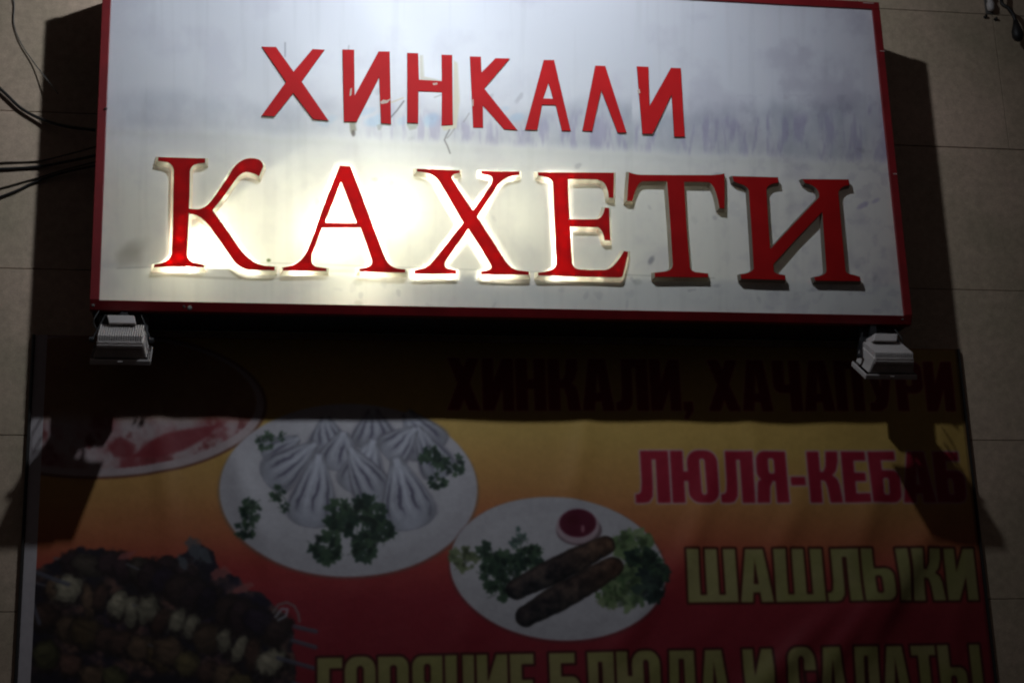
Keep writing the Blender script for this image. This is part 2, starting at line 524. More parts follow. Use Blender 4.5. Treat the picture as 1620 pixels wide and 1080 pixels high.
cv.C[gsl] = cv.C[gsl] * (1 - m_) + gcol * m_
RR = random.Random(5)
def chunk(u, v, ru, rv, ang, col):
    """one grilled piece: dark char round it, lit upper face, browned lower edge, seared marks"""
    base = rgb(*col)
    cv.blob(u + 2, v + 3, ru * 1.22, rv * 1.18, rgb(26, 18, 18), ang, .85, .15, nz=(8, .5))
    cv.blob(u, v, ru, rv, base * .62, ang, .95, .10, nz=(9, .55))
    cv.blob(u - 1, v - rv * .12, ru * .84, rv * .76, base, ang, .9, .22, nz=(7, .6))
    cv.blob(u - ru * .2, v - rv * .36, ru * .42, rv * .30, np.minimum(1, base * 1.35), ang, .7, .4, nz=(5, .7))
    for q in range(2):
        o_ = RR.uniform(-.6, .7)
        cv.blob(u + RR.uniform(-.2, .2) * ru, v + o_ * rv, ru * RR.uniform(.5, .8), rv * RR.uniform(.05, .12), base * RR.uniform(.45, .7), ang + RR.uniform(-.4, .4), .55, .6, nz=(5, .9))
    cv.blob(u, v, ru * .9, rv * .9, base * RR.uniform(.6, 1.2), ang, .35, .8, nz=(3.5, 1.6))
pale_c, brown_c, meat_c, char_c = (178, 168, 142), (114, 88, 68), (98, 68, 58), (58, 40, 44)
def skewer(u0, v0, u1, v1, n, kinds, ru, rv):
    a = math.atan2(v1 - v0, u1 - u0)
    cv.line([(u0 - 14, v0 - 14 * math.tan(a)), (u1 + 12, v1 + 12 * math.tan(a))], 4, rgb(110, 108, 116), .8)
    for q in range(n):
        t = (q + .5) / n
        col = kinds[q % len(kinds)]
        f = RR.uniform(.7, 1.35)
        g_ = RR.uniform(.7, 1.05)
        chunk(u0 + (u1 - u0) * t + RR.uniform(-6, 6), v0 + (v1 - v0) * t + RR.uniform(-7, 7), ru * f, rv * RR.uniform(.85, 1.15), a + RR.uniform(-.5, .5), tuple(c_ * g_ for c_ in col))
skewer(100, 884, 300, 905, 7, (char_c, (70, 60, 52), char_c), 19, 17)
skewer(215, 898, 452, 1000, 9, (char_c, (44, 32, 48), (66, 46, 44)), 18, 24)
skewer(70, 925, 225, 965, 6, (brown_c, pale_c, brown_c, meat_c, pale_c, pale_c), 15, 23)
skewer(225, 962, 440, 1048, 9, (pale_c, meat_c, pale_c, pale_c, brown_c, pale_c), 15, 23)
skewer(60, 975, 270, 1045, 7, (meat_c, brown_c, (110, 86, 56), meat_c), 19, 22)
skewer(250, 1025, 430, 1100, 6, (brown_c, (120, 104, 66), meat_c), 19, 20)
skewer(60, 1030, 260, 1110, 6, ((84, 80, 50), meat_c, brown_c), 20, 20)
for (u, v, r) in ((308, 868, 20), (325, 880, 14), (290, 890, 12)):
    cv.blob(u, v, r, r * .6, rgb(90, 96, 104), 1.2, .8, .2, nz=(6, .7))
for (u, v, ru, rv) in ((348, 906, 18, 8), (385, 930, 16, 6), (200, 878, 14, 5)):
    cv.blob(u, v, ru, rv, rgb(176, 96, 92), -.4, .8, .2, nz=(6, .6))
cv.line([(432, 968), (440, 956), (454, 952), (466, 958), (472, 970), (474, 982)], 4, rgb(140, 130, 128), .8)
cv.line([(436, 975), (446, 962), (455, 963), (452, 974), (440, 980)], 4, rgb(180, 184, 194), .8)
for (a, b) in (((466, 990), (500, 998)), ((462, 1012), (499, 1023)), ((440, 1040), (496, 1056)), ((52, 903), (108, 924)), ((50, 950), (62, 985)), ((463, 1080), (500, 1090))):
    cv.line([a, b], 7, rgb(84, 84, 100), .85)
    cv.line([(a[0], a[1] - 2), (b[0], b[1] - 2)], 2, rgb(140, 142, 156), .5)

# heavy condensed capitals, drawn one by one (cap height 1)
def rr(x0, y0, x1, y1, r, n=5):
    r = min(r, (x1 - x0) / 2, (y1 - y0) / 2)
    o = []
    for cx, cy, a0 in ((x1 - r, y1 - r, 0), (x0 + r, y1 - r, 90), (x0 + r, y0 + r, 180), (x1 - r, y0 + r, 270)):
        for k in range(n + 1):
            a = math.radians(a0 + 90 * k / n)
            o.append((cx + r * math.cos(a), cy + r * math.sin(a)))
    return o
def R4(x0, y0, x1, y1):
    return [(x0, y0), (x1, y0), (x1, y1), (x0, y1)]
S = 0.235
G = {
 'Ш': (0.96, ['+', R4(0, 0, .24, 1), '+', R4(.36, 0, .60, 1), '+', R4(.72, 0, .96, 1), '+', R4(0, 0, .96, .14)]),
 'И': (0.62, ['+', R4(0, 0, .22, 1), '+', R4(.40, 0, .62, 1), '+', [(.0, 0), (.22, 0), (.62, 1), (.40, 1)]]),
 'Н': (0.60, ['+', R4(0, 0, .235, 1), '+', R4(.365, 0, .60, 1), '+', R4(0, .42, .60, .60)]),
 'П': (0.60, ['+', R4(0, 0, .235, 1), '+', R4(.365, 0, .60, 1), '+', R4(0, .84, .60, 1)]),
 'Л': (0.66, ['+', R4(.42, 0, .66, 1), '+', R4(.13, .84, .66, 1), '+', [(.13, 1), (.34, 1), (.335, .3), (.32, .12), (.25, .02), (.15, 0), (0, 0), (0, .16), (.07, .17), (.11, .22), (.13, .4)]]),
 'Д': (0.72, ['+', R4(.46, .1, .68, 1), '+', R4(.16, .86, .68, 1), '+', [(.16, 1), (.36, 1), (.34, .5), (.30, .1), (.08, .1), (.13, .4)], '+', R4(0, 0, .74, .15)]),
 'А': (0.64, ['+', [(0, 0), (.235, 0), (.255, .18), (.385, .18), (.405, 0), (.64, 0), (.49, 1), (.15, 1)], '-', [(.275, .34), (.365, .34), (.32, .80)]]),
 'К': (0.64, ['+', R4(0, 0, .235, 1), '+', [(.235, .45), (.36, .72), (.38, 1), (.61, 1), (.60, .80), (.55, .62), (.47, .53), (.56, .46), (.60, .34), (.64, 0), (.40, 0), (.37, .28), (.33, .42), (.235, .45)], '+', R4(.2, .44, .45, .60)]),
 'Х': (0.66, ['+', [(0, 0), (.24, 0), (.64, 1), (.41, 1)], '+', [(.42, 0), (.66, 0), (.25, 1), (.02, 1)]]),
 'Е': (0.50, ['+', R4(0, 0, .235, 1), '+', R4(0, .83, .48, 1), '+', R4(0, .42, .45, .58), '+', R4(0, 0, .50, .17)]),
 'Б': (0.60, ['+', R4(0, 0, .235, 1), '+', R4(0, .83, .52, 1), '+', rr(0, 0, .60, .62, .16), '-', rr(.235, .14, .365, .48, .05)]),
 'Ь': (0.60, ['+', R4(0, 0, .235, 1), '+', rr(0, 0, .60, .62, .16), '-', rr(.235, .14, .365, .48, .05)]),
 'Ы': (0.95, ['+', R4(0, 0, .235, 1), '+', rr(0, 0, .60, .62, .16), '-', rr(.235, .14, .365, .48, .05), '+', R4(.70, 0, .935, 1)]),
 'Ю': (0.90, ['+', R4(0, 0, .235, 1), '+', R4(.1, .42, .4, .60), '+', rr(.32, -.01, .90, 1.01, .22), '-', rr(.555, .14, .665, .86, .06)]),
 'О': (0.60, ['+', rr(0, -.01, .60, 1.01, .22), '-', rr(.235, .14, .365, .86, .06)]),
 'С': (0.58, ['+', rr(0, -.01, .59, 1.01, .22), '-', rr(.235, .14, .355, .86, .06), '-', R4(.34, .38, .62, .62)]),
 'Р': (0.60, ['+', R4(0, 0, .235, 1), '+', rr(0, .36, .60, 1, .18), '+', R4(0, .7, .3, 1), '-', rr(.235, .50, .365, .86, .05)]),
 'Я': (0.62, ['+', R4(.385, 0, .62, 1), '+', rr(.02, .42, .62, 1, .18), '+', R4(.3, .7, .62, 1), '+', [(0, 0), (.235, 0), (.26, .3), (.36, .5), (.15, .5), (.03, .40)], '-', rr(.255, .56, .385, .87, .05)]),
 'Г': (0.48, ['+', R4(0, 0, .235, 1), '+', R4(0, .83, .48, 1)]),
 'Т': (0.54, ['+', R4(.15, 0, .39, 1), '+', R4(0, .83, .54, 1)]),
 'Ч': (0.58, ['+', R4(.345, 0, .58, 1), '+', rr(0, .36, .5, 1.3, .16), '-', R4(-.3, 1.0, 1.0, 1.7), '-', R4(.235, .52, .345, 1.2), '+', R4(.345, .3, .58, 1)]),
 'У': (0.62, ['+', [(0, 1), (.23, 1), (.33, .45), (.40, 1), (.62, 1), (.47, .22), (.42, .08), (.30, 0), (.08, 0), (.08, .16), (.18, .17), (.22, .26)]]),
 '-': (0.34, ['+', R4(.03, .34, .31, .50)]),
 ',': (0.24, ['+', [(.0, .17), (.2, .17), (.2, .0), (.08, -.16), (.0, -.16), (.06, 0), (0, 0)]]),
 ' ': (0.20, []),
}
def text_line(txt, uL, vL, uR, vR, vB, col, outline, ow, gap=0.045, grad=None):
    """one printed line: top left (uL, vL), top right (uR, vR), baseline vB at the right end"""
    xL, zL = at(uL, vL, BY)
    xR, zR = at(uR, vR, BY)
    _, zb = at(uR, vB, BY)
    hgt = zR - zb
    tot = sum(G[ch][0] for ch in txt) + gap * (len(txt) - 1)
    sx = (xR - xL) / tot
    x0c, x1c, z0c, z1c = cv.b
    def both(draw_outline):
        x = xL
        for ch in txt:
            wch, prims = G[ch]
            if prims:
                pad = ow + 0.006
                X0, X1 = x - pad, x + wch * sx + pad
                zt = zL + (zR - zL) * (x - xL) / (xR - xL)
                Z0_, Z1_ = zt - 1.2 * hgt - pad, zt + .06 * hgt + pad
                i0 = int(np.clip((X0 - x0c) / (x1c - x0c) * cv.w, 0, cv.w)); i1 = int(np.clip((X1 - x0c) / (x1c - x0c) * cv.w, 0, cv.w)) + 1
                j0 = int(np.clip((Z0_ - z0c) / (z1c - z0c) * cv.h, 0, cv.h)); j1 = int(np.clip((Z1_ - z0c) / (z1c - z0c) * cv.h, 0, cv.h)) + 1
                s2 = (slice(j0, j1), slice(i0, i1))
                tot_sd = None
                for sgn, pl in zip(prims[0::2], prims[1::2]):
                    q = [(x + px_ * sx, zt - hgt + py_ * hgt) for px_, py_ in pl]
                    sd_ = cv.polymask(s2, q, space='xz')
                    if tot_sd is None:
                        tot_sd = sd_
                    elif sgn == '+':
                        tot_sd = np.maximum(tot_sd, sd_)
                    else:
                        tot_sd = np.minimum(tot_sd, -sd_)
                e = 0.0012
                if draw_outline:
                    cv.mix(s2, outline, sstep(-e, e, tot_sd + ow))
                else:
                    cc = np.zeros(tot_sd.shape + (3,)) + col
                    if grad is not None:
                        tt = sstep(0.25, 0.75, fbm(cv.U[s2], cv.V[s2], 60, 71, 2))[..., None]
                        cc = cc * (1 - tt) + np.asarray(grad) * tt
                    cv.mix(s2, cc, sstep(-e, e, tot_sd))
            x += (wch + gap) * sx
    both(True)
    both(False)
text_line('ХИНКАЛИ, ХАЧАПУРИ', 706, 566, 1504, 572, 650, rgb(150, 14, 28), rgb(230, 190, 120), 0.006)
text_line('ЛЮЛЯ-КЕБАБ', 1002, 713, 1521, 715, 794, rgb(170, 20, 46), rgb(208, 168, 164), 0.0065)
text_line('ШАШЛЫКИ', 1084, 868, 1540, 867, 949, rgb(160, 156, 88), rgb(66, 18, 10), 0.008, grad=rgb(176, 166, 106))
text_line('ГОРЯЧИЕ БЛЮДА И САЛАТЫ', 502, 1040, 1550, 1018, 1112, rgb(158, 152, 84), rgb(60, 12, 12), 0.008, grad=rgb(172, 160, 100))
cv.soften(5)
# unprinted hem, soiling
cv.C[cv.X < BX0 + 0.042] = rgb(214, 204, 208)
cv.C[cv.X > BX1 - 0.010] *= 0.8
dirt = fbm(cv.U, cv.V, 300, 80, 5)
cv.C = cv.C * 0.87 + rgb(124, 112, 108) * 0.13           # dust and painted haze, greyed in to lift the shaded darks
cv.C *= (0.74 + 0.15 * dirt)[..., None]
spk = fbm(cv.U, cv.V, 7, 90, 2)
cv.C *= (0.97 + 0.06 * spk)[..., None]
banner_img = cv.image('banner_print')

def sheet_mat(name, img, rough, transl=None, bump_scale=None, spec=0.3):
    m, nt, p = new_mat(name)
    ti = nt.nodes.new('ShaderNodeTexImage')
    ti.image = img
    ti.extension = 'EXTEND'
    uvn = nt.nodes.new('ShaderNodeUVMap')
    nt.links.new(uvn.outputs[0], ti.inputs[0])
    tc = nt.nodes.new('ShaderNodeTexCoord')
    nz = nt.nodes.new('ShaderNodeTexNoise')
    nz.inputs['Scale'].default_value = 3.0
    nz.inputs['Detail'].default_value = 5
    nt.links.new(tc.outputs['Object'], nz.inputs['Vector'])
    nt.links.new(ti.outputs[0], p.inputs['Base Color'])
    p.inputs['Roughness'].default_value = rough
    p.inputs['Specular IOR Level'].default_value = spec
    if bump_scale:
        b = nt.nodes.new('ShaderNodeBump')
        b.inputs['Strength'].default_value = 0.3
        b.inputs['Distance'].default_value = bump_scale
        nt.links.new(nz.outputs[0], b.inputs['Height'])
        nt.links.new(b.outputs[0], p.inputs['Normal'])
    if transl is not None:
        tr = nt.nodes.new('ShaderNodeBsdfTranslucent')
        hs = nt.nodes.new('ShaderNodeMix')
        hs.data_type = 'RGBA'
        hs.blend_type = 'MULTIPLY'
        hs.inputs[0].default_value = 1
        hs.inputs[7].default_value = (1, 1, 1, 1)
        nt.links.new(ti.outputs[0], hs.inputs[6])
        nt.links.new(hs.outputs[2], tr.inputs[0])
        ms = nt.nodes.new('ShaderNodeMixShader')
        ms.inputs[0].default_value = transl
        out = nt.nodes['Material Output']
        nt.links.new(p.outputs[0], ms.inputs[1])
        nt.links.new(tr.outputs[0], ms.inputs[2])
        nt.links.new(ms.outputs[0], out.inputs[0])
    return m

def wrinkle(x, z):
    d = 0.0
    # slack diagonal folds in the lower right, shallow vertical waves from the top hem
    for (cx, cz, ang, wl, ln, amp) in ((2.75, -1.12, 0.85, 0.050, 0.42, 0.022), (2.95, -0.98, 0.95, 0.045, 0.35, 0.018), (2.45, -1.25, 0.7, 0.05, 0.4, 0.018), (2.9, -0.62, 1.15, 0.05, 0.28, 0.012), (2.55, -.72, 1.1, .05, .2, .010),
                                       (2.2, -0.7, 1.2, 0.05, 0.3, 0.010), (0.55, -0.62, 1.9, 0.045, 0.25, 0.012), (0.25, -0.5, 1.7, 0.04, 0.25, 0.010), (1.3, -1.15, 1.3, 0.06, 0.3, 0.008), (1.75, -.5, 1.35, .045, .22, .009), (2.45, -.45, 1.75, .04, .2, .008), (1.95, -1.05, .9, .05, .3, .010),
                                       (3.15, -1.2, 1.3, 0.04, 0.4, 0.006), (1.9, -1.3, 0.6, 0.05, 0.3, 0.005), (3.2, -0.45, 1.45, 0.035, 0.25, 0.005), (0.9, -1.0, 1.1, .06, .3, .004)):
        a, b = x - cx, z - cz
        l = a * math.cos(ang) + b * math.sin(ang)
        w_ = -a * math.sin(ang) + b * math.cos(ang)
        d += amp * math.exp(-(w_ / wl) ** 2 - (l / ln) ** 2) * 1.0
    d += 0.0022 * math.sin(x * 7.3 + 1.2 * math.sin(z * 3)) + 0.0014 * math.sin(x * 17 + z * 4 + 2 * math.sin(x * 2.3))
    return -d
nx, nz_ = 240, 130
bm = bmesh.new()
uvl = bm.loops.layers.uv.new('UVMap')
grid = [[bm.verts.new((BX0 + (BX1 - BX0) * i / nx, wrinkle(BX0 + (BX1 - BX0) * i / nx, BZ0 + (BZ1 - BZ0) * j / nz_), BZ0 + (BZ1 - BZ0) * j / nz_)) for i in range(nx + 1)] for j in range(nz_ + 1)]
for j in range(nz_):
    for i in range(nx):
        f = bm.faces.new((grid[j][i], grid[j][i + 1], grid[j + 1][i + 1], grid[j + 1][i]))
        for lp, (a, b) in zip(f.loops, ((i, j), (i + 1, j), (i + 1, j + 1), (i, j + 1))):
            lp[uvl].uv = (a / nx, b / nz_)
banner = thing('menu_banner', 'wide printed food banner in yellow to red hung on the wall below the sign', 'banner', (0, BY, Z0))
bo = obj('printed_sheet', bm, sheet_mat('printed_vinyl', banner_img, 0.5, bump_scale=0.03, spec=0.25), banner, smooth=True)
for x0, x1 in ((BX0 - 0.011, BX0 - 0.001), (BX1 + 0.001, BX1 + 0.009)):  # narrow dark strips down both side edges
    bm = bmesh.new()
    box(bm, x0, x1, -0.008, 0.0070, BZ0, BZ1, 0.002)
    obj('edge_strip', bm, M['edge_strip'], banner)
# ================================================================ SIGN BOX
sign = thing('sign_box', 'large lit light box sign with red frame reading ХИНКАЛИ КАХЕТИ', 'sign', (0, 0, Z0))
FW = 0.032
for nm, (x0, x1, z0, z1) in (('bottom', (0, W, 0, FW)), ('top', (0, W, H - FW, H)), ('left', (0, FW, FW, H - FW)), ('right', (W - FW, W, FW, H - FW))):
    bm = bmesh.new()
    box(bm, x0, x1, 0.0 - 0.001 * (nm in ('left', 'right')), 0.045, z0, z1, 0.002)
    if nm == 'bottom':          # the lower bar is a lip that leans back under the face
        for v in bm.verts:
            if v.co.y < .02:
                v.co.y += .017 * (1 - v.co.z / FW)
    obj('frame_bar', bm, M['frame_red'], sign)
# casing
for (x0, x1, y0, y1, z0, z1, mt) in ((0.004, 0.008, .045, .262, .004, H - .004, 'box_side'), (W - .008, W - .004, .045, .262, .004, H - .004, 'box_side'),
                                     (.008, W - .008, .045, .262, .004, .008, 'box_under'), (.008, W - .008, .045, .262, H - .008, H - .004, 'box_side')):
    bm = bmesh.new()
    box(bm, x0, x1, y0, y1, z0, z1)
    obj('side_sheet', bm, M[mt], sign)
bm = bmesh.new()
box(bm, .004, W - .004, .262, .268, .004, H - .004)
obj('back_sheet', bm, M['led_plate'], sign)
# baffle added inside to cut the glow off above the lower strip
_, zs = at(600, 431, 0.008)
bm = bmesh.new()
box(bm, .009, W - .009, .016, .261, zs - .004, zs + .002)
obj('glow_baffle', bm, M['led_plate'], sign)

# printed face
fx0, fx1, fz0, fz1 = FW - .004, W - FW + .004, FW - .004, H - FW + .004
FYs = 0.008
fc = Canvas(fx0, fx1, fz0, fz1, FYs, 0.002)
U, V = fc.U, fc.V
cv = fc
base = np.zeros(U.shape + (3,))
sk = sstep(150, 320, V)[..., None]
base[:] = rgb(212, 214, 222)
base = base * (1 - sk) + rgb(214, 212, 204) * sk
rt = sstep(900, 1400, U)[..., None]
base = base * (1 - 0.16 * rt) + rgb(190, 182, 204) * 0.16 * rt
fc.C = base
# misty hills and forest of the print
hill = 150 + 12 * np.sin(U / 55.0) + 20 * (fbm(U, V * 0, 60, 3, 4) - .5) + 0.028 * (U - 900)
hill = np.where(U > 1000, 182 - 0.075 * (U - 1000) + 24 * (fbm(U, V * 0, 26, 4, 4) - .5) - 6, hill + 14)
bot = 206 + 0.047 * (U - 300) + 6 * (fbm(U, V * 0, 40, 5, 3) - .5)
band = sstep(-8, 22, V - hill) * (1 - sstep(-12, 8, V - bot))
tex = fbm(U, V * 0.55, 26, 6, 4)
dens = 0.62 * np.interp(U, [150, 230, 330, 420, 700, 850, 1000, 1200, 1400], [.15, .50, .45, .50, .46, .66, .82, .80, .66])
fc.C = fc.C * (1 - (band * dens * (0.35 + 1.1 * (tex - .2)))[..., None].clip(0, .9)) + rgb(136, 142, 158) * (band * dens * (0.35 + 1.1 * (tex - .2)))[..., None].clip(0, .9)
trees = fbm(U, V * 0.22, 9, 8, 3)
low = sstep(0, 18, V - hill - 14) * (1 - sstep(-10, 6, V - bot)) * sstep(500, 700, U)
a = (low * sstep(.42, .7, trees) * .46)[..., None]
fc.C = fc.C * (1 - a) + rgb(146, 138, 172) * a
# horizon snow line
a = (np.exp(-((V - bot - 10) / 7) ** 2) * 0.22)[..., None]
fc.C = fc.C * (1 - a) + rgb(190, 192, 186) * a
# blue smears
for (u, v, ru, rv, al) in ((598, 190, 20, 9, .5), (580, 176, 16, 5, .35), (683, 190, 13, 9, .55), (640, 190, 12, 6, .3), (816, 187, 12, 6, .4), (520, 190, 16, 7, .25), (800, 172, 7, 4, .25)):
    fc.blob(u, v, ru, rv, rgb(150, 182, 212), -.3, al, .5, nz=(12, .6))
# mottled grime, denser to the right; faint drips
g1 = fbm(U, V, 70, 31, 5)
g2 = fbm(U, V, 14, 41, 4)
gr = (sstep(.48, .72, g1) * (.08 + .14 * sstep(900, 1400, U)) + sstep(.52, .75, g2) * (.03 + .12 * sstep(1000, 1400, U)) * (V > 150))[..., None]
fc.C = fc.C * (1 - gr) + rgb(128, 120, 146) * gr
drip = sstep(.52, .8, fbm(U, V * .06, 12, 51, 3)) * .022
fc.C *= (1 - drip)[..., None]
RR = random.Random(9)
for k in range(46):
    u, v = RR.uniform(430, 1420), RR.choice((RR.uniform(440, 490), RR.uniform(250, 480), RR.uniform(140, 250)))
    fc.blob(u, v, RR.uniform(2, 7), RR.uniform(2, 9), rgb(118, 116, 126), RR.uniform(0, 3), RR.uniform(.08, .26), .5, nz=(5, .9))
fc.blob(1030, 412, 4, 7, rgb(96, 96, 108), .5, .5, .5)
fc.blob(1365, 325, 10, 4, rgb(110, 96, 150), -.5, .35, .5)
fc.blob(1385, 318, 7, 3, rgb(110, 96, 150), -.5, .3, .5)
# seam between the two printed strips, and grey marks around it
fc.line([(185, 424), (420, 416), (860, 430), (1130, 440)], 2.0, rgb(120, 122, 120), .30)
fc.line([(240, 431), (300, 438), (380, 441)], 4, rgb(120, 112, 100), .30)
for (u, v, r) in ((425, 412, 3.2),):
    fc.blob(u, v, r, r * .8, rgb(70, 80, 50), 0, .9, .4)
for (u, v) in ((567, 480), (1008, 446), (566, 447)):
    fc.blob(u, v, 7, 5, rgb(150, 150, 140), 0, .3, .5)
fc.blob(212, 392, 26, 10, rgb(150, 150, 140), -.4, .3, .6, nz=(16, .7))
fc.blob(205, 404, 20, 12, rgb(150, 144, 132), -.3, .4, .7, nz=(16, .7))
# peeled strips beside the third letter
pale, glue = rgb(198, 192, 168), rgb(180, 174, 148)
fc.poly([(664, 88), (669, 88), (671, 122), (697, 128), (697, 132), (664, 130)], glue, 2.0, .7)
fc.poly([(718, 96), (724, 100), (727, 160), (722, 204), (702, 207), (698, 200), (716, 198)], pale, 1.6, .85)
fc.poly([(553, 194), (562, 194), (564, 206), (556, 212), (554, 208)], rgb(120, 116, 96), 1.5, .8)
fc.poly([(643, 197), (662, 197), (658, 204), (648, 206)], rgb(150, 156, 140), 1.5, .7)
fc.poly([(596, 198), (606, 196), (602, 206), (598, 206)], rgb(140, 142, 140), 1.5, .7)
fc.blob(559, 211, 3, 5, rgb(70, 60, 52), 0, .8, .4)
fc.line([(711, 206), (706, 215), (703, 222), (708, 232), (712, 243)], 1.8, rgb(92, 88, 88), .75)
fc.line([(719, 204), (712, 214), (707, 219)], 1.4, rgb(110, 104, 100), .6)
fc.line([(639, 160), (628, 175), (618, 186)], 2.0, rgb(74, 70, 76), .8)
fc.line([(606, 166), (622, 161), (638, 155)], 1.6, rgb(190, 170, 140), .8)
fc.line([(742, 180), (736, 190), (733, 194)], 1.6, rgb(120, 118, 126), .6)
fc.line([(451, 68), (451, 90)], 1.5, rgb(96, 96, 110), .6)
fc.line([(552, 72), (551, 80)], 1.5, rgb(110, 108, 116), .5)
fc.line([(687, 155), (700, 150)], 2, rgb(110, 106, 106), .4)
fc.blob(167, 172, 2.5, 2.5, rgb(40, 20, 30), 0, .9, .4)
fc.soften(1)
face_img = fc.image('face_print')
face_mat = sheet_mat('printed_translucent_face', face_img, 0.42, transl=0.22, bump_scale=0.012, spec=0.35)
bm = bmesh.new()
uvl = bm.loops.layers.uv.new('UVMap')
nx, nz_ = 90, 40
def bulge(x, z):
    return 0.0025 * math.sin(x * 5.1 + 1) * math.sin(z * 6.2) + 0.0016 * math.sin(x * 13 + z * 9)
grid = [[bm.verts.new((fx0 + (fx1 - fx0) * i / nx, FYs + bulge(i / nx * 3, j / nz_ * 1.3) * (0 < i < nx and 0 < j < nz_), fz0 + (fz1 - fz0) * j / nz_)) for i in range(nx + 1)] for j in range(nz_ + 1)]
for j in range(nz_):
    for i in range(nx):
        f = bm.faces.new((grid[j][i], grid[j][i + 1], grid[j + 1][i + 1], grid[j + 1][i]))
        for lp, (a, b) in zip(f.loops, ((i, j), (i + 1, j), (i + 1, j + 1), (i, j + 1))):
            lp[uvl].uv = (a / nx, b / nz_)
obj('face_panel', bm, face_mat, sign, smooth=True)

# ---------------------------------------------------------------- letters
def film_mat(name, col, transl, rough=.4):
    m, nt, p = new_mat(name)
    tc = nt.nodes.new('ShaderNodeTexCoord')
    nz = nt.nodes.new('ShaderNodeTexNoise')
    nz.inputs['Scale'].default_value = 9
    nz.inputs['Detail'].default_value = 6
    nt.links.new(tc.outputs['Object'], nz.inputs['Vector'])
    mx = nt.nodes.new('ShaderNodeMix')
    mx.data_type = 'RGBA'
    mx.inputs[6].default_value = tuple(c_ * .72 for c_ in col) + (1,)
    mx.inputs[7].default_value = tuple(min(1, c_ * 1.12) for c_ in col) + (1,)
    nt.links.new(nz.outputs[0], mx.inputs[0])
    nt.links.new(mx.outputs[2], p.inputs['Base Color'])
    p.inputs['Roughness'].default_value = max(rough, .55)
    p.inputs['Specular IOR Level'].default_value = 0.06
    tr = nt.nodes.new('ShaderNodeBsdfTranslucent')
    nt.links.new(mx.outputs[2], tr.inputs[0])
    ms = nt.nodes.new('ShaderNodeMixShader')
    ms.inputs[0].default_value = transl
    nt.links.new(p.outputs[0], ms.inputs[1])
    nt.links.new(tr.outputs[0], ms.inputs[2])
    nt.links.new(ms.outputs[0], nt.nodes['Material Output'].inputs[0])
    return m
M['red_film'] = film_mat('red_translucent_film', (0.48, 0.014, 0.015), 0.45)
M['red_plate'] = film_mat('red_cut_plate', (0.50, 0.014, 0.016), 0.02)
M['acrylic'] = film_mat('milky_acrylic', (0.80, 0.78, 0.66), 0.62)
M['acrylic_dim'] = film_mat('dim_toned_acrylic', (0.50, 0.44, 0.34), 0.45)  # acrylic darkened to stand for the dim letter's missing glow
M['acrylic_unlit'] = film_mat('unlit_toned_acrylic', (0.22, 0.185, 0.15), 0.3)  # browner still, the unlit letter's shade put into the colour
M['edge_dark'] = paint('dark_cut_edge', (0.06, 0.02, 0.025), 0.6, var=.3)

def path(cmds, ox, oy, s):
    pts, cur = [], None
    def put(p):
        if not pts or math.dist(pts[-1], p) > 0.35:
            pts.append(p)
    for c_ in cmds:
        if len(c_) == 2:
            cur = (ox + c_[0] / s, oy + c_[1] / s)
            put(cur)
        else:
            q = (ox + c_[0] / s, oy + c_[1] / s)
            e = (ox + c_[2] / s, oy + c_[3] / s)
            for k in range(1, 6):
                t = k / 5
                put(((1 - t) ** 2 * cur[0] + 2 * t * (1 - t) * q[0] + t * t * e[0], (1 - t) ** 2 * cur[1] + 2 * t * (1 - t) * q[1] + t * t * e[1]))
            cur = e
    if math.dist(pts[0], pts[-1]) < 0.35:
        pts.pop()
    return pts
def area(P):
    return sum(P[i][0] * P[(i + 1) % len(P)][1] - P[(i + 1) % len(P)][0] * P[i][1] for i in range(len(P))) / 2
def offset(P, d):
    """move a counter-clockwise ring outward by d, mitred with a limit"""
    n = len(P)
    out = []
    for i in range(n):
        a, b, c_ = P[i - 1], P[i], P[(i + 1) % n]
        e1 = Vector((b[0] - a[0], b[1] - a[1])).normalized()
        e2 = Vector((c_[0] - b[0], c_[1] - b[1])).normalized()
        n1, n2 = Vector((e1.y, -e1.x)), Vector((e2.y, -e2.x))
        m_ = n1 + n2
        if m_.length < 1e-4:
            m_ = n1
        m_.normalize()
        k = d / max(0.66, m_.dot(n1))
        out.append((b[0] + m_.x * k, b[1] + m_.y * k))
    return out
def ringset(outers, y):
    """survey outlines -> plane rings, outer counter-clockwise and holes clockwise (x to the right, z up)"""
    R_ = []
    for k, P in enumerate(outers):
        Q = [at(u, v, y) for u, v in P]
        ar = area(Q)
        if (k == 0 and ar < 0) or (k > 0 and ar > 0):
            Q.reverse()
        R_.append(Q)
    return R_
def slab(rings, y0, y1, both=True):
    bm = bmesh.new()
    for y, flip in ((y0, False), (y1, True)):
        vs = [bm.verts.new((x, y, z)) for R_ in rings for x, z in R_]
        for t in tessellate_polygon([[Vector((x, z, 0)) for x, z in R_] for R_ in rings]):
            try:
                bm.faces.new([vs[i] for i in t])
            except ValueError:
                pass
    bm.verts.ensure_lookup_table()
    n = sum(len(R_) for R_ in rings)
    o = 0
    for R_ in rings:
        m_ = len(R_)
        for i in range(m_):
            a, b = o + i, o + (i + 1) % m_
            bm.faces.new((bm.verts[a], bm.verts[b], bm.verts[n + b], bm.verts[n + a]))
        o += m_
    bmesh.ops.recalc_face_normals(bm, faces=bm.faces[:])
    return bm

